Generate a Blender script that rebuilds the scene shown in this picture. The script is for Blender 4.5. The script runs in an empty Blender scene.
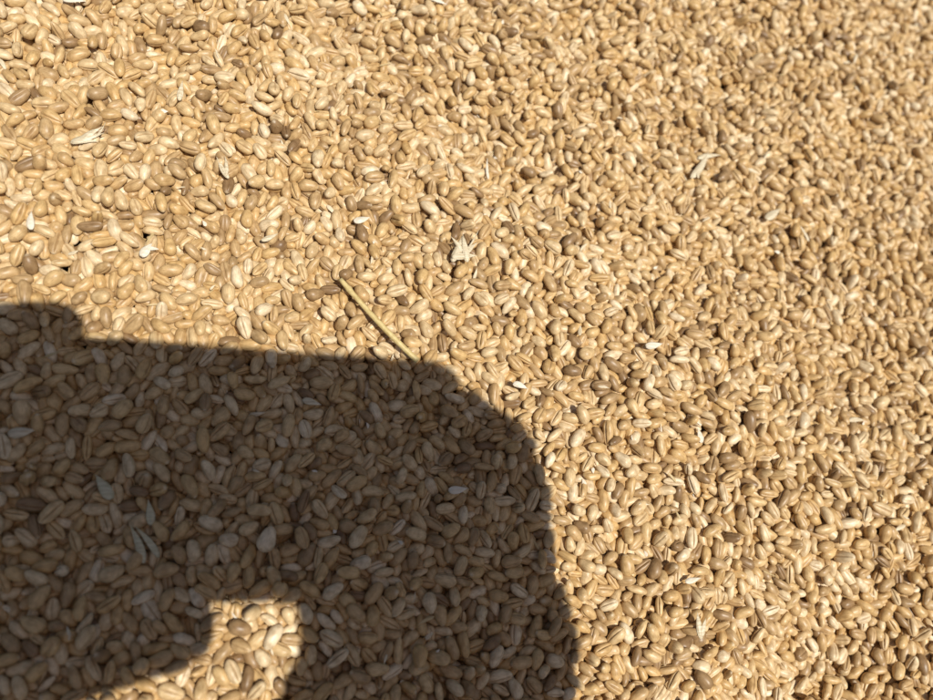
import bpy, bmesh, math, time
import numpy as np
from mathutils import Vector, Matrix, Quaternion, noise
rng=np.random.default_rng(11)
sc=bpy.context.scene
W,H,F=933.0,700.0,730.0
CAM_H=0.212
# ------------------------------------------------ camera
def ray_c(px,py): return Vector(((px-W/2)/F,-(py-H/2)/F,-1.0))
Rq=ray_c(250,590).normalized().rotation_difference(Vector((0,0,-1)))
C=Vector((0,0,CAM_H))
cam_d=bpy.data.cameras.new("camera"); cam=bpy.data.objects.new("camera",cam_d)
sc.collection.objects.link(cam); sc.camera=cam
cam.location=C; cam.rotation_mode='QUATERNION'; cam.rotation_quaternion=Rq
cam_d.sensor_width=36; cam_d.lens=36*F/W
cam_d.clip_start=0.005; cam_d.clip_end=2000
cam_d.dof.use_dof=True; cam_d.dof.focus_distance=0.226; cam_d.dof.aperture_fstop=8.5
FWD=Rq@Vector((0,0,-1))
def ground(px,py,z=0.0):
    d=Rq@ray_c(px,py); return C+d*((z-CAM_H)/d.z)
L=(Rq@ray_c(95,400)).normalized()      # direction the sunlight travels
S=-L
# ------------------------------------------------ gentle relief of the heap
def gauss(x,y,c,sx,sy,ang):
    dx,dy=x-c.x,y-c.y; ca,sa=math.cos(ang),math.sin(ang)
    u=dx*ca+dy*sa; v=-dx*sa+dy*ca
    return np.exp(-(u/sx)**2-(v/sy)**2)
g1=ground(860,690); g2=ground(560,190); g3=ground(720,420); g4=ground(150,150); g5=ground(620,60)
def relief(x,y):
    z=0.0016*np.sin(x*31+1.0)*np.cos(y*27+.4)+0.0009*np.sin(x*67+y*45)+0.0008*np.sin(y*83-x*38+2)
    z=z-0.015*gauss(x,y,g1,0.05,0.035,0.5)
    z=z-0.0045*gauss(x,y,g2,0.10,0.018,-0.6)
    z=z+0.005*gauss(x,y,g3,0.12,0.03,-0.7)
    z=z+0.003*gauss(x,y,g4,0.06,0.05,0)
    return z
# ------------------------------------------------ grain packing (position based settling, periodic tile), mm
TX=TY=220.0; N=9400
sz=np.clip(rng.normal(1.0,0.09,N),0.72,1.19)
P=np.stack([rng.uniform(0,TX,N),rng.uniform(0,TY,N),rng.uniform(1,26,N)],1)
az=rng.uniform(0,2*math.pi,N); el=rng.normal(0,0.6,N)
A=np.stack([np.cos(el)*np.cos(az),np.cos(el)*np.sin(az),np.sin(el)],1)
LO=1.66; RC,RE=1.55,1.20
rad=np.concatenate([RC*sz,RE*sz,RE*sz]); gid=np.tile(np.arange(N),3)
cs=3.9; nx=int(TX//cs); csx=TX/nx
def pairs(Q,margin=0.45):
    ix=np.floor(np.mod(Q[:,0],TX)/csx).astype(np.int64)%nx
    iy=np.floor(np.mod(Q[:,1],TY)/csx).astype(np.int64)%nx
    iz=np.clip(np.floor((Q[:,2]+4)/csx).astype(np.int64),0,60)
    nz=64
    cid=(ix*nx+iy)*nz+iz
    order=np.argsort(cid,kind='stable')
    cnt=np.bincount(cid,minlength=nx*nx*nz); st=np.concatenate([[0],np.cumsum(cnt)[:-1]])
    I=[];J=[]
    for dx in (-1,0,1):
        for dy in (-1,0,1):
            for dz in (-1,0,1):
                if (dx,dy,dz)<(0,0,0): continue
                jz=iz+dz; ok=(jz>=0)&(jz<nz)
                nc=(((ix+dx)%nx)*nx+((iy+dy)%nx))*nz+np.clip(jz,0,nz-1)
                c=np.where(ok,cnt[nc],0); s=st[nc]
                for k in range(int(c.max())):
                    m=np.nonzero(c>k)[0]
                    j=order[s[m]+k]
                    if (dx,dy,dz)==(0,0,0):
                        q=j>m; m=m[q]; j=j[q]
                    q=gid[m]!=gid[j]; m=m[q]; j=j[q]
                    d=Q[m]-Q[j]
                    d[:,0]-=TX*np.round(d[:,0]/TX); d[:,1]-=TY*np.round(d[:,1]/TY)
                    q=(d*d).sum(1)<(rad[m]+rad[j]+margin)**2
                    I.append(m[q]);J.append(j[q])
    return np.concatenate(I),np.concatenate(J)
def spheres_of(P,A):
    o=A*(LO*sz)[:,None]
    return np.concatenate([P,P+o,P-o],0)
def settle(P,A,ITER,g0,g1_,g2_):
    for it in range(ITER):
        u=it/ITER
        P[:,2]-=g0 if u<0.52 else (g1_ if u<0.8 else g2_)
        Q=spheres_of(P,A)
        if it%3==0: I,J=pairs(Q,0.7)
        d=Q[I]-Q[J]
        d[:,0]-=TX*np.round(d[:,0]/TX); d[:,1]-=TY*np.round(d[:,1]/TY)
        dist=np.sqrt((d*d).sum(1))+1e-9
        ov=rad[I]+rad[J]-dist
        m=ov>0
        i,j=I[m],J[m]; push=d[m]*(0.5*ov[m]/dist[m])[:,None]
        n3=3*N
        D=np.stack([np.bincount(i,push[:,k],n3)-np.bincount(j,push[:,k],n3) for k in range(3)],1)
        ct=np.bincount(i,minlength=n3)+np.bincount(j,minlength=n3)
        low=rad-Q[:,2]; fl=low>0
        D[fl,2]+=low[fl]; ct=ct+fl
        D3=D.reshape(3,N,3); c3=ct.reshape(3,N).sum(0).astype(float)
        w=1.0/np.maximum(1,c3*0.42)
        P+=D3.sum(0)*w[:,None]
        tq=(D3[1]-D3[2])*w[:,None]/(2*LO)
        tq-=A*(tq*A).sum(1)[:,None]
        A+=tq*0.9
        A/=np.linalg.norm(A,axis=1)[:,None]
    return P,A
P,A=settle(P,A,170,0.28,0.10,0.03)
# disturb the upper layer (lift and re-drop a random part of it) so it lies jumbled
top=P[:,2]>np.percentile(P[:,2],78)
lift=top&(rng.random(N)<0.55)
P[lift,2]+=rng.uniform(2.5,7.0,lift.sum())
P[lift,0]+=rng.normal(0,1.5,lift.sum()); P[lift,1]+=rng.normal(0,1.5,lift.sum())
e2=rng.normal(0,0.7,lift.sum()); a2=rng.uniform(0,6.283,lift.sum())
A[lift]=np.stack([np.cos(e2)*np.cos(a2),np.cos(e2)*np.sin(a2),np.sin(e2)],1)
P,A=settle(P,A,60,0.22,0.12,0.05)
P[:,0]%=TX; P[:,1]%=TY
hg=np.zeros((44,44))
np.maximum.at(hg,((P[:,0]/5).astype(int)%44,(P[:,1]/5).astype(int)%44),P[:,2])
TOP=float(np.median(hg))+1.2
roll=rng.uniform(0,2*math.pi,N)
yaw=np.arctan2(A[:,1],A[:,0]); pit=-np.arcsin(np.clip(A[:,2],-1,1))
# ------------------------------------------------ materials helper
def newmat(name):
    m=bpy.data.materials.new(name); m.use_nodes=True
    nt=m.node_tree; return m,nt,nt.nodes["Principled BSDF"]
def N_(nt,t,**kw):
    n=nt.nodes.new(t)
    for k,v in kw.items(): setattr(n,k,v)
    return n
def ramp(nt,stops,interp='LINEAR'):
    r=nt.nodes.new('ShaderNodeValToRGB'); e=r.color_ramp.elements; r.color_ramp.interpolation=interp
    while len(e)<len(stops): e.new(0.5)
    for k,(p,c) in enumerate(stops):
        e[k].position=p; e[k].color=(c[0],c[1],c[2],1)
    return r
def mix(nt,a,b,fac,mode='MIX'):
    n=nt.nodes.new('ShaderNodeMix'); n.data_type='RGBA'; n.blend_type=mode
    for s,v in ((n.inputs[0],fac),(n.inputs[6],a),(n.inputs[7],b)):
        if isinstance(v,bpy.types.NodeSocket): nt.links.new(v,s)
        elif isinstance(v,(int,float)): s.default_value=v
        else: s.default_value=(*v,1)
    return n.outputs[2]
# grain material
gm,nt,bs=newmat("wheat_grain")
lk=nt.links.new
oi=N_(nt,'ShaderNodeObjectInfo'); tc=N_(nt,'ShaderNodeTexCoord')
# alternating pale / golden / brownish kernels
base=ramp(nt,[(0,(0.25,0.155,0.075)),(0.04,(0.36,0.235,0.115)),(0.10,(0.47,0.325,0.165)),(0.25,(0.56,0.385,0.19)),(0.42,(0.61,0.415,0.185)),(0.56,(0.63,0.45,0.225)),(0.72,(0.66,0.49,0.27)),(0.88,(0.71,0.56,0.345)),(1,(0.79,0.66,0.46))])
lk(oi.outputs['Random'],base.inputs[0])
ml=N_(nt,'ShaderNodeMath',operation='MULTIPLY'); ml.inputs[1].default_value=917.3
lk(oi.outputs['Random'],ml.inputs[0])
va=N_(nt,'ShaderNodeVectorMath',operation='ADD'); lk(tc.outputs['Object'],va.inputs[0]); lk(ml.outputs[0],va.inputs[1])
nz=N_(nt,'ShaderNodeTexNoise'); nz.inputs['Scale'].default_value=0.5; nz.inputs['Detail'].default_value=1
lk(va.outputs[0],nz.inputs['Vector'])
mp=N_(nt,'ShaderNodeMapping'); mp.inputs['Scale'].default_value=(0.35,2.6,2.6); lk(va.outputs[0],mp.inputs[0])
ns=N_(nt,'ShaderNodeTexNoise'); ns.inputs['Scale'].default_value=1.6; ns.inputs['Detail'].default_value=2
lk(mp.outputs[0],ns.inputs['Vector'])
r1=ramp(nt,[(0.30,(0.74,0.68,0.60)),(0.60,(1.07,1.06,1.04))]); lk(nz.outputs[0],r1.inputs[0])
c1=mix(nt,base.outputs[0],r1.outputs[0],0.95,'MULTIPLY')
r2=ramp(nt,[(0.35,(0.80,0.74,0.67)),(0.62,(1.07,1.07,1.07))]); lk(ns.outputs[0],r2.inputs[0])
c2=mix(nt,c1,r2.outputs[0],0.75,'MULTIPLY')
at=N_(nt,'ShaderNodeAttribute',attribute_name='pigment')   # x crease, y germ, z brush
sx=N_(nt,'ShaderNodeSeparateXYZ'); lk(at.outputs['Vector'],sx.inputs[0])
c3_=mix(nt,c2,(0.30,0.18,0.085),sx.outputs[0])
c4=mix(nt,c3_,(0.42,0.27,0.13),sx.outputs[1])
c5=mix(nt,c4,(0.68,0.56,0.38),sx.outputs[2])
lk(c5,bs.inputs['Base Color'])
bs.inputs['Roughness'].default_value=0.42
bs.inputs['Specular IOR Level'].default_value=0.5
# ------------------------------------------------ kernel meshes (mm)
def kernel(name,seed,hl,wy,wz,crease_d,bend,nu=18,bits=26):
    r=np.random.default_rng(seed)
    me=bpy.data.meshes.new(name); verts=[];pg=[]
    th=[]
    for k in range(bits):
        s=(k/bits)*2-1     # 0 is ventral crease
        th.append(-math.pi/2+math.pi*(math.copysign(abs(s)**1.6,s)))
    pr=r.uniform(-.06,.06,4)
    for a in range(nu+1):
        t=a/nu; x=-math.cos(math.pi*t)
        prof=max(0,1-abs(x)**2.4)**0.53
        prof*=1-0.11*x+pr[0]*math.sin(3*x)          # germ end (x<0) plumper
        for k in range(bits):
            f=th[k]; df=f+math.pi/2
            cy,szn=math.cos(f),math.sin(f)
            rr=1.0
            endf=max(0,1-abs(x)**6)
            g=math.exp(-(df/0.12)**2); g2=math.exp(-(df/0.45)**2)
            rr-=(crease_d*g+0.05*g2)*endf
            y=wy*prof*cy*rr*(1+pr[1]*x)
            z=wz*prof*szn*rr
            if szn<0: z*=0.95
            else: z*=1.04
            gd=math.exp(-((x+0.80)/0.16)**2-((f-math.pi/2)/0.70)**2)
            z-=0.34*gd*prof
            ring=abs(math.hypot((x+0.80)/0.22,(f-math.pi/2)/0.9)-1)
            z+=0.06*math.exp(-(ring/0.25)**2) if szn>0 else 0
            z+=-bend*(x*x)+pr[2]*0.3*x
            n=noise.noise(Vector((x*1.6+seed*7,cy*1.3,szn*1.3)))
            n+=0.35*noise.noise(Vector((x*3.5+seed*3,cy*4,szn*4)))
            y*=1+0.08*n; z*=1+0.08*n
            verts.append((x*hl,y,z))
            pg.append((0.55*g*endf,min(1,0.75*gd),max(0,min(1,(x-0.90)/0.1))*0.7))
    faces=[]
    for a in range(nu):
        for k in range(bits):
            k2=(k+1)%bits
            faces.append((a*bits+k,a*bits+k2,(a+1)*bits+k2,(a+1)*bits+k))
    me.from_pydata(verts,[],faces)
    bm=bmesh.new(); bm.from_mesh(me)
    l=bm.verts.layers.float_vector.new('pigment')
    bm.verts.ensure_lookup_table()
    for v,val in zip(bm.verts,pg): v[l]=Vector(val)
    bmesh.ops.remove_doubles(bm,verts=bm.verts,dist=0.01)
    bmesh.ops.recalc_face_normals(bm,faces=bm.faces)
    for f in bm.faces: f.smooth=True
    bm.to_mesh(me); bm.free()
    me.materials.append(gm)
    return bpy.data.objects.new(name,me)
kc=bpy.data.collections.new("wheat_kernels")
specs=[(3.02,1.72,1.62,.26,.18),(3.15,1.66,1.54,.32,.22),(2.90,1.78,1.68,.20,.14),(3.08,1.60,1.48,.34,.26),(2.95,1.72,1.60,.18,.10),(3.25,1.52,1.40,.38,.28),(3.00,1.34,1.20,.42,.22),(2.80,1.76,1.70,.16,.12)]
for k,s in enumerate(specs): kc.objects.link(kernel("wheat_kernel_%d"%k,k+1,*s))
# ------------------------------------------------ instancing
def inst_object(name,pos,rot,scl,idx,coll):
    me=bpy.data.meshes.new(name); me.vertices.add(len(pos)); me.vertices.foreach_set('co',pos.astype(np.float32).ravel())
    a=me.attributes.new('rot','FLOAT_VECTOR','POINT'); a.data.foreach_set('vector',rot.astype(np.float32).ravel())
    a=me.attributes.new('scl','FLOAT_VECTOR','POINT'); a.data.foreach_set('vector',scl.astype(np.float32).ravel())
    a=me.attributes.new('idx','INT','POINT'); a.data.foreach_set('value',idx.astype(np.int32))
    ob=bpy.data.objects.new(name,me); sc.collection.objects.link(ob)
    ng=bpy.data.node_groups.new(name+"_nodes",'GeometryNodeTree')
    ng.interface.new_socket("Geometry",in_out='INPUT',socket_type='NodeSocketGeometry')
    ng.interface.new_socket("Geometry",in_out='OUTPUT',socket_type='NodeSocketGeometry')
    gi=ng.nodes.new('NodeGroupInput'); go=ng.nodes.new('NodeGroupOutput')
    iop=ng.nodes.new('GeometryNodeInstanceOnPoints'); ci=ng.nodes.new('GeometryNodeCollectionInfo')
    ci.inputs['Collection'].default_value=coll; ci.inputs['Separate Children'].default_value=True; ci.inputs['Reset Children'].default_value=True
    def na(nm,dt):
        n=ng.nodes.new('GeometryNodeInputNamedAttribute'); n.data_type=dt; n.inputs['Name'].default_value=nm; return n.outputs['Attribute']
    e=ng.nodes.new('FunctionNodeEulerToRotation')
    l=ng.links.new
    l(gi.outputs[0],iop.inputs['Points']); l(ci.outputs[0],iop.inputs['Instance'])
    iop.inputs['Pick Instance'].default_value=True
    l(na('idx','INT'),iop.inputs['Instance Index']); l(na('rot','FLOAT_VECTOR'),e.inputs[0]); l(e.outputs[0],iop.inputs['Rotation'])
    l(na('scl','FLOAT_VECTOR'),iop.inputs['Scale']); l(iop.outputs[0],go.inputs[0])
    md=ob.modifiers.new("instances",'NODES'); md.node_group=ng
    return ob
pos=[];rot=[];scl=[];idx=[]
X0,Y0=-0.16,-0.13
for tx in range(-2,4):
    for ty in range(-2,4):
        core=(-1<=tx<=2 and -1<=ty<=2)
        keep=P[:,2]>TOP-(9.5 if core else 6.0)
        keep&=~((P[:,2]>TOP-4.0)&(rng.random(N)<0.05))     # a few missing kernels leave pits
        n_=int(keep.sum())
        x=P[keep,0]*1e-3+X0+tx*TX*1e-3; y=P[keep,1]*1e-3+Y0+ty*TY*1e-3
        z=(P[keep,2]-TOP)*1e-3+relief(x,y)
        pos.append(np.stack([x,y,z],1))
        rl=roll[keep]+rng.normal(0,0.8,n_)
        rot.append(np.stack([rl,pit[keep]+rng.normal(0,.07,n_),yaw[keep]+rng.normal(0,.05,n_)],1))
        scl.append(sz[keep][:,None]*1e-3*rng.normal(1,.05,(n_,3))); idx.append(rng.integers(0,len(specs),n_))
pos=np.concatenate(pos);rot=np.concatenate(rot);scl=np.concatenate(scl);idx=np.concatenate(idx)
heap=inst_object("wheat_grain_pile",pos,rot,scl,idx,kc)
near=pos[(np.abs(pos[:,0])<0.6)&(np.abs(pos[:,1])<0.6)]
def surf(x,y,r=0.0022):
    d=(near[:,0]-x)**2+(near[:,1]-y)**2
    m=d<r*r
    return float(near[m,2].max())+0.0012 if m.any() else 0.0
# ------------------------------------------------ ground sheet
ax=np.concatenate([-np.geomspace(600,0.8,14),np.linspace(-0.7,0.9,80),np.geomspace(1.0,600,14)])
xx,yy=np.meshgrid(ax,ax,indexing='ij'); n=len(ax)
far=np.clip((np.maximum(np.abs(xx),np.abs(yy))-0.7)/0.2,0,1)
zz=relief(xx,yy)*(1-far)-0.0098
me=bpy.data.meshes.new("ground")
fs=[(i*n+j,(i+1)*n+j,(i+1)*n+j+1,i*n+j+1) for i in range(n-1) for j in range(n-1)]
me.from_pydata(list(zip(xx.ravel().tolist(),yy.ravel().tolist(),zz.ravel().tolist())),[],fs)
for p in me.polygons: p.use_smooth=True
go=bpy.data.objects.new("ground",me); sc.collection.objects.link(go)
m,nt,bs=newmat("ground_grain"); tc=N_(nt,'ShaderNodeTexCoord')
mp=N_(nt,'ShaderNodeMapping'); mp.inputs['Scale'].default_value=(150,300,300); mp.inputs['Rotation'].default_value=(0,0,.6)
nt.links.new(tc.outputs['Object'],mp.inputs[0])
vo=N_(nt,'ShaderNodeTexVoronoi'); vo.inputs['Scale'].default_value=1; nt.links.new(mp.outputs[0],vo.inputs['Vector'])
rp=ramp(nt,[(0,(0.50,0.33,0.14)),(0.5,(0.42,0.27,0.11)),(0.9,(0.12,0.07,0.03))]); nt.links.new(vo.outputs['Distance'],rp.inputs[0])
nt.links.new(rp.outputs[0],bs.inputs['Base Color']); bs.inputs['Roughness'].default_value=0.8
b=N_(nt,'ShaderNodeBump'); b.invert=True; b.inputs['Distance'].default_value=0.002; nt.links.new(vo.outputs['Distance'],b.inputs['Height']); nt.links.new(b.outputs[0],bs.inputs['Normal'])
me.materials.append(m)
# ------------------------------------------------ chaff
def chaffmat(name,c1,c2,tr=0.15):
    m,nt,bs=newmat(name); tc=N_(nt,'ShaderNodeTexCoord')
    mp=N_(nt,'ShaderNodeMapping'); mp.inputs['Scale'].default_value=(0.15,3.0,1.0); nt.links.new(tc.outputs['Object'],mp.inputs[0])
    n=N_(nt,'ShaderNodeTexNoise'); n.inputs['Scale'].default_value=1.5; n.inputs['Detail'].default_value=4
    nt.links.new(mp.outputs[0],n.inputs['Vector'])
    r=ramp(nt,[(0.35,c1),(0.65,c2)]); nt.links.new(n.outputs[0],r.inputs[0])
    nt.links.new(r.outputs[0],bs.inputs['Base Color']); bs.inputs['Roughness'].default_value=0.45
    t=N_(nt,'ShaderNodeBsdfTranslucent'); nt.links.new(r.outputs[0],t.inputs[0])
    ms=N_(nt,'ShaderNodeMixShader'); ms.inputs[0].default_value=tr
    nt.links.new(bs.outputs[0],ms.inputs[1]); nt.links.new(t.outputs[0],ms.inputs[2])
    nt.links.new(ms.outputs[0],nt.nodes['Material Output'].inputs[0]); return m
m_pale=chaffmat("chaff_pale",(0.60,0.48,0.30),(0.84,0.75,0.55))
m_white=chaffmat("chaff_white",(0.76,0.67,0.51),(0.88,0.82,0.69))
m_green=chaffmat("chaff_greenish",(0.54,0.48,0.28),(0.74,0.68,0.48))
m_straw=chaffmat("chaff_straw",(0.50,0.37,0.17),(0.72,0.57,0.31))
def glume_verts(length,width,curl,keel,seed,tip=1.0,nu=18,nv=12):
    """boat shaped husk, length along X, mm"""
    V=[];Fc=[]
    r=np.random.default_rng(seed); p1,p2=r.uniform(-1,1,2)
    for a in range(nu+1):
        t=a/nu; w=width*0.5*(math.sin(math.pi*min(1,t*1.02+0.02)**0.75)**0.8 if t<0.98 else 0.03)*(1-0.35*t*tip)
        w=max(w,0.04)
        for b in range(nv+1):
            s=b/nv*2-1
            an=s*keel
            y=w*math.sin(an)/math.sin(keel) if keel>0.05 else w*s
            z=w*(math.cos(an)-math.cos(keel))/math.sin(keel)*0.9 if keel>.05 else 0
            z+=0.035*math.cos(s*14)*min(1,w)            # veins
            z+=curl*((t-0.5)**2)*length*-1 + 0.15*noise.noise(Vector((t*4+seed,s*2,0)))
            y+=p1*0.06*length*(t-0.5)**2*4
            V.append(((t-0.5)*length,y,z))
    for a in range(nu):
        for b in range(nv):
            i=a*(nv+1)+b; Fc.append((i,i+1,i+nv+2,i+nv+1))
    return V,Fc
def make_husk(name,px,py,parts,mat,lift=0.0005):
    g=ground(px,py); zz=surf(g.x,g.y,0.0035)
    bm=bmesh.new()
    for (ln,wd,hd,dx,dy,dz,curl,keel,pt,seed) in parts:
        V,Fc=glume_verts(ln,wd,curl,keel,seed)
        M_=Matrix.Translation((dx,dy,dz))@Matrix.Rotation(math.radians(hd),4,'Z')@Matrix.Rotation(math.radians(-pt),4,'Y')@Matrix.Rotation(math.radians((seed*37)%30-15),4,'X')
        vs=[bm.verts.new(M_@Vector(v)) for v in V]
        for f in Fc:
            fc=bm.faces.new([vs[k] for k in f]); fc.smooth=True
    me=bpy.data.meshes.new(name); bm.to_mesh(me); bm.free(); me.materials.append(mat)
    ob=bpy.data.objects.new(name,me); sc.collection.objects.link(ob)
    ob.scale=(0.00112,)*3; ob.location=(g.x,g.y,zz+lift)
    sd=ob.modifiers.new("thick",'SOLIDIFY'); sd.thickness=0.06
    return ob
hk="wheat_chaff"
make_husk(hk,92,150,[(8.5,2.6,25,0,0,.2,.05,.9,4,1),(7,2.0,42,.6,1.0,.6,.03,.8,8,2),(6,1.6,10,-.5,-1,.2,.05,.8,0,3),(5,.6,60,3,2,.8,.0,.5,15,4)],m_pale)
make_husk(hk,460,255,[(8.5,2.6,70,-1.6,0,.6,.03,.9,8,5),(8.5,2.4,100,.4,.4,1.1,.02,.9,10,6),(7.5,2.2,40,1.4,.0,.6,.03,.8,6,7),(8,2.4,10,.4,-1.8,.4,.02,.9,-4,8),(7,1.5,130,-1.6,1,1.1,.02,.9,12,9),(7,.5,60,3,3,1.2,0,.5,12,40)],m_pale)
make_husk(hk,703,164,[(13,2.8,55,-1,-1,.9,.06,.7,8,10),(10,2.2,15,2.6,3.3,1.0,.05,.8,0,11),(6,1.6,80,-2.6,-3,.4,.03,.8,-4,12)],m_pale)
make_husk(hk,143,543,[(9.5,2.2,112,-1,0,.6,.03,.9,8,13),(9,1.7,128,1.2,.4,.9,.03,.9,10,14)],m_green)
make_husk(hk,150,512,[(6,2.2,100,0,0,.4,.04,.8,5,15)],m_green)
make_husk(hk,103,486,[(7,3.2,125,0,0,.4,.04,1.1,5,16)],m_green)
make_husk(hk,456,491,[(5.2,2.4,5,0,0,.4,.03,.8,4,17)],m_white)
make_husk(hk,436,4,[(7,2.6,-20,0,0,.4,.03,.8,4,18)],m_white)
make_husk(hk,696,625,[(7,2.2,95,0,0,.6,.03,.9,6,19),(5,1.8,70,1.2,-.5,.8,.03,.9,6,20)],m_pale)
make_husk(hk,645,351,[(6,2.4,10,0,0,.4,.03,.9,2,21)],m_white)
make_husk(hk,312,402,[(5,2.2,-15,0,0,.4,.03,.9,2,22)],m_pale)
make_husk(hk,362,220,[(5,2.4,20,0,0,.5,.03,.9,2,23)],m_white)
make_husk(hk,148,255,[(4.5,2.6,60,0,0,.5,.03,.7,2,24),(3,1.2,0,1.5,.5,.5,.03,.7,2,25)],m_white)
make_husk(hk,773,214,[(8,3.4,35,0,0,.5,.03,.9,5,26)],m_pale)
make_husk(hk,22,432,[(6,3.0,10,0,0,.4,.03,1.1,5,27)],m_pale)
make_husk(hk,805,232,[(7,1.4,120,0,0,.6,.03,.9,5,28)],m_pale)
make_husk(hk,862,418,[(6,1.8,0,0,0,.5,.03,.9,5,29)],m_pale)
make_husk(hk,222,172,[(7,1.6,120,0,0,.5,.03,.9,5,30),(6,1.2,95,1.2,.5,.9,.03,.9,8,31)],m_pale)
make_husk(hk,489,165,[(7,1.0,92,0,0,.7,.02,.8,8,32)],m_white)
make_husk(hk,182,100,[(6,1.8,85,0,0,.7,.03,.8,8,33)],m_pale)
make_husk(hk,517,388,[(4.5,2.0,-20,0,0,.5,.03,.8,3,34)],m_white)
make_husk(hk,75,2,[(6,2.4,5,0,0,.5,.03,.8,3,35)],m_white)
make_husk(hk,35,228,[(5,2.0,95,0,0,.5,.03,.8,3,36)],m_white)
make_husk(hk,270,238,[(5,1.6,30,0,0,.5,.03,.8,3,37)],m_pale)
make_husk(hk,695,437,[(4.5,2.6,100,0,0,.5,.03,.8,3,38)],m_white)
make_husk(hk,690,580,[(5,1.8,10,0,0,.5,.03,.8,3,39)],m_white)
# small fragments scattered through the surface
fc_=bpy.data.collections.new("chaff_bits")
for k,(ln,wd,ke,mt) in enumerate([(4.0,1.4,.7,m_pale),(2.6,1.6,.5,m_white),(6.5,.6,.5,m_straw),(5.0,1.7,.9,m_pale),(3.0,.7,.5,m_white),(5.5,1.2,.8,m_straw),(6.0,1.9,.9,m_pale)]):
    V,Fc=glume_verts(ln,wd,.03,ke,50+k,nu=10,nv=8)
    me=bpy.data.meshes.new("chaff_bit_%d"%k); me.from_pydata(V,[],Fc)
    for p in me.polygons: p.use_smooth=True
    me.materials.append(mt); fc_.objects.link(bpy.data.objects.new("chaff_bit_%d"%k,me))
nb=2600
bx=rng.uniform(-0.45,0.65,nb); by=rng.uniform(-0.45,0.65,nb)
bz=np.array([surf(a,b,0.0020) for a,b in zip(bx,by)])+0.0003
inst_object("chaff_fragments",np.stack([bx,by,bz],1),np.stack([rng.normal(0,.35,nb),rng.normal(0,.22,nb),rng.uniform(0,6.28,nb)],1),
            np.repeat((rng.uniform(.45,1.0,nb)*1e-3)[:,None],3,1),rng.integers(0,7,nb),fc_)
# ------------------------------------------------ straw
def tube(name,pts,rads,mat,seg=14):
    bm=bmesh.new(); rings=[]
    for k,p in enumerate(pts):
        t=(pts[min(k+1,len(pts)-1)]-pts[max(k-1,0)]).normalized()
        u=t.cross(Vector((0,0,1))).normalized(); v=t.cross(u)
        rings.append([bm.verts.new(p+(u*math.cos(2*math.pi*s/seg)+v*math.sin(2*math.pi*s/seg))*rads[k]) for s in range(seg)])
    for a,b in zip(rings,rings[1:]):
        for s in range(seg):
            f=bm.faces.new((a[s],a[(s+1)%seg],b[(s+1)%seg],b[s])); f.smooth=True
    bm.faces.new(rings[0]); bm.faces.new(rings[-1][::-1])
    bmesh.ops.recalc_face_normals(bm,faces=bm.faces)
    me=bpy.data.meshes.new(name); bm.to_mesh(me); bm.free(); me.materials.append(mat)
    ob=bpy.data.objects.new(name,me); sc.collection.objects.link(ob); return ob
sm,nt,bs=newmat("straw"); tc=N_(nt,'ShaderNodeTexCoord'); mp=N_(nt,'ShaderNodeMapping'); mp.inputs['Scale'].default_value=(700,700,700)
nt.links.new(tc.outputs['Object'],mp.inputs[0]); n=N_(nt,'ShaderNodeTexNoise'); n.inputs['Scale'].default_value=1; n.inputs['Detail'].default_value=4; nt.links.new(mp.outputs[0],n.inputs['Vector'])
r=ramp(nt,[(0.3,(0.50,0.37,0.14)),(0.6,(0.68,0.54,0.25))]); nt.links.new(n.outputs[0],r.inputs[0]); nt.links.new(r.outputs[0],bs.inputs['Base Color']); bs.inputs['Roughness'].default_value=0.4
a=ground(340,281); b_=ground(417,362)
za=surf(a.x,a.y,0.005)+0.0010; zb=surf(b_.x,b_.y,0.005)+0.0007
pts=[];rads=[]
K=24
side=Vector((b_.y-a.y,-(b_.x-a.x),0)).normalized()
for k in range(K+1):
    t=k/K; p=a.lerp(b_,t); p.z=za*(1-t)+zb*t+0.0006*math.sin(t*3.1)
    p+=side*0.0008*math.sin(t*math.pi)
    pts.append(p); rads.append(0.00076+0.00018*t+(0.00022*math.exp(-((t-0.12)/0.03)**2)))
tube("wheat_straw",pts,rads,sm)
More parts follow.
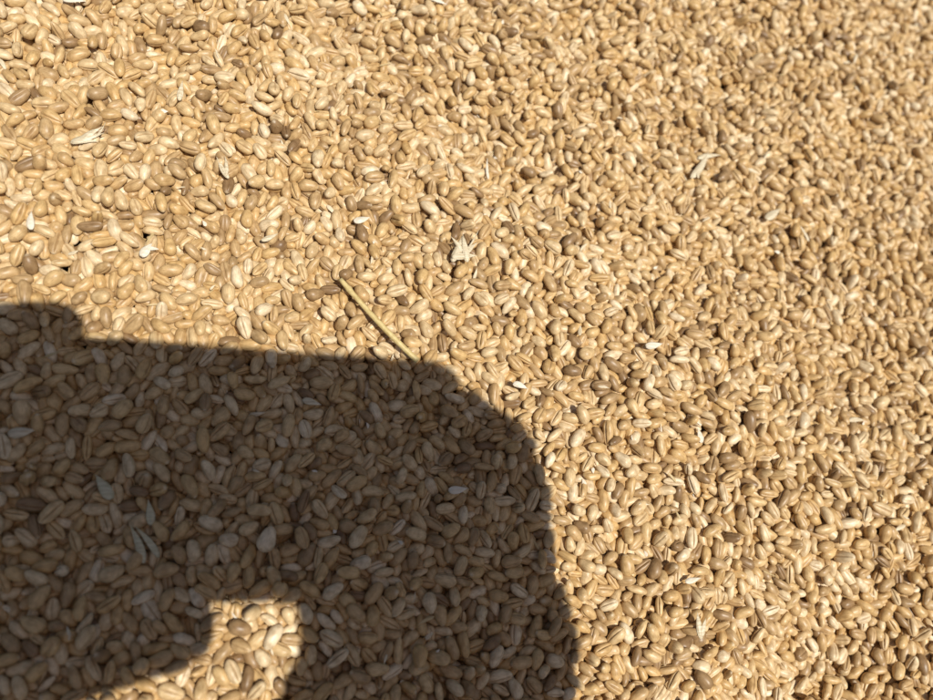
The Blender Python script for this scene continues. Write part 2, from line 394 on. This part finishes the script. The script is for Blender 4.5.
# ------------------------------------------------ phone and hands that cast the shadow
PD=0.020
def M(px,py,w=0.0):
    """point whose sunlight shadow falls at that spot of the heap; w (m) = behind the phone's back plane"""
    g=ground(px,py); o=C-FWD*(PD+w)
    t=(o-g).dot(FWD)/S.dot(FWD)
    return g+S*t
e1=(M(400,358)-M(90,337)); 
X=e1.normalized(); Zb=-FWD; Y=(Zb.cross(X)).normalized()
if Y.dot(M(250,338)-M(250,600))<0: Y=-Y
tr=M(464,362); plen=0.152; ph=(M(250,346)-M(250,598)).dot(Y)
ctr=tr-X*plen/2-Y*ph/2
phone=bpy.data.objects.new("smartphone",None); sc.collection.objects.link(phone)
bas=Matrix((X,Y,X.cross(Y))).transposed().to_4x4()
zsign=1 if X.cross(Y).dot(Zb)>0 else -1
phone.matrix_world=Matrix.Translation(ctr)@bas
def slab(name,w,h,z0,z1,r,mat,bev=0.0,cx=0,cy=0):
    bm=bmesh.new(); vs=[]
    for (sx,sy,a0) in ((1,1,0),(-1,1,90),(-1,-1,180),(1,-1,270)):
        for k in range(9):
            an=math.radians(a0+k*90/8)
            vs.append(bm.verts.new((cx+sx*(w/2-r)+r*math.cos(an),cy+sy*(h/2-r)+r*math.sin(an),z0)))
    f=bm.faces.new(vs); e=bmesh.ops.extrude_face_region(bm,geom=[f])
    for v in e['geom']:
        if isinstance(v,bmesh.types.BMVert): v.co.z=z1
    bmesh.ops.recalc_face_normals(bm,faces=bm.faces)
    me=bpy.data.meshes.new(name); bm.to_mesh(me); bm.free(); me.materials.append(mat)
    ob=bpy.data.objects.new(name,me); sc.collection.objects.link(ob); ob.parent=phone
    if bev:
        b=ob.modifiers.new('b','BEVEL'); b.width=bev; b.segments=3; b.limit_method='ANGLE'
    return ob
def simple(name,c,ro,metal=0):
    m,nt,bs=newmat(name)
    n=N_(nt,'ShaderNodeTexNoise'); n.inputs['Scale'].default_value=300
    r=ramp(nt,[(0.3,tuple(v*0.9 for v in c)),(0.7,c)]); nt.links.new(n.outputs[0],r.inputs[0]); nt.links.new(r.outputs[0],bs.inputs['Base Color'])
    bs.inputs['Roughness'].default_value=ro; bs.inputs['Metallic'].default_value=metal; return m
mb=simple("phone_body",(0.03,0.035,0.04),0.35); mg=simple("phone_glass",(0.01,0.01,0.012),0.08); ms_=simple("skin",(0.50,0.29,0.19),0.55)
z=zsign
slab("body",plen,ph,0,z*0.008,0.010,mb,0.0012)
slab("screen",plen-0.006,ph-0.006,z*0.0081,z*0.0084,0.008,mg)
slab("camera_bump",0.022,0.032,z*-0.0018,z*-0.0002,0.006,mg,0.0005,cx=-plen/2+0.02,cy=ph/2-0.024)
KS=CAM_H/0.200
def hand(name,chains):
    bm=bmesh.new()
    for ch in chains:
        pr=[(M(c[0],c[1],c[2]/1000.0),c[3]*KS/1000.0) for c in ch]
        for (p,r0),(q,r1_) in zip(pr,pr[1:]):
            st=max(2,int((q-p).length/(min(r0,r1_)*0.3)))
            for k in range(st+1):
                t=k/st
                bmesh.ops.create_icosphere(bm,subdivisions=2,radius=r0*(1-t)+r1_*t,matrix=Matrix.Translation(p.lerp(q,t)))
    me=bpy.data.meshes.new(name); bm.to_mesh(me); bm.free(); me.materials.append(ms_)
    ob=bpy.data.objects.new(name,me); sc.collection.objects.link(ob)
    rm=ob.modifiers.new('r','REMESH'); rm.mode='VOXEL'; rm.voxel_size=0.0016; rm.use_smooth_shade=True
    s=ob.modifiers.new('s','SMOOTH'); s.iterations=5; s.factor=0.5
    return ob
hand("hand",[
 [(534,600,6,10.5),(526,545,0,10),(520,496,-3,9.6),(504,447,-8,9.6),(455,414,-9,9.4),(385,398,-9,7.8)],
 [(532,640,6,11),(518,530,-9,9.5),(440,475,-9,9),(370,452,-9,7.8)],
 [(520,660,6,11),(480,575,-9,9),(420,525,-9,8.5),(350,510,-9,7.4)],
 [(500,690,8,10),(445,630,-9,8),(390,580,-9,7.5),(340,562,-9,6.6)],
 [(440,740,18,15),(362,668,22,14),(338,628,20,10.5),(325,580,16,9),(310,540,15,8)],
 [(531,612,10,13),(533,650,10,15),(524,700,12,17),(500,800,22,20)],
 [(470,680,10,16),(460,800,22,20)],
 [(400,690,14,16),(344,700,18,16),(405,820,26,20)],
 [(460,800,24,24),(470,900,40,27),(500,1300,150,38),(520,1500,210,44)]])
hand("hand",[
 [(-110,380,6,10),(-40,342,0,9.2),(15,334,0,9.0),(50,331,0,8.6)],
 [(-110,430,6,10),(-30,430,-9,9),(30,425,-9,8.5),(90,440,-9,7.6)],
 [(-110,480,6,10),(-30,490,-9,9),(30,500,-9,8.5),(80,505,-9,7.4)],
 [(-110,540,6,10),(-40,550,-9,8),(20,560,-9,7.5),(60,560,-9,6.6)],
 [(-120,690,14,15),(-20,680,16,13),(70,658,14,10.5),(130,643,12,9.5),(180,633,10,8.2)],
 [(180,633,10,8.2),(184,612,10,7)],
 [(-20,640,10,13),(60,615,10,10),(150,606,10,8)],
 [(-110,400,8,14),(-100,560,10,18),(-90,660,14,18),(-150,760,24,22)],
 [(-50,450,10,13),(-40,600,12,16)],
 [(-150,760,26,24),(-170,880,44,27),(-150,1300,150,38),(-140,1500,210,44)]])
# ------------------------------------------------ light
w=bpy.data.worlds.new("World"); sc.world=w; w.use_nodes=True
nt=w.node_tree; bg=nt.nodes['Background']
sk=nt.nodes.new('ShaderNodeTexSky'); sk.sky_type='NISHITA'; sk.sun_disc=False
sk.air_density=0.9; sk.dust_density=2.5; sk.ozone_density=0.6
sk.sun_elevation=math.asin(S.z); sk.sun_rotation=math.atan2(S.x,S.y)
nt.links.new(sk.outputs[0],bg.inputs[0]); bg.inputs[1].default_value=0.05
sd=bpy.data.lights.new("sun",'SUN'); sd.energy=4.5; sd.angle=math.radians(0.53); sd.color=(1,0.96,0.88)
so=bpy.data.objects.new("sun",sd); sc.collection.objects.link(so); so.rotation_mode='QUATERNION'; so.rotation_quaternion=L.to_track_quat('-Z','Y'); so.location=(0,0,3)
sc.view_settings.view_transform='Standard'; sc.view_settings.look='None'; sc.view_settings.exposure=0; sc.view_settings.gamma=1
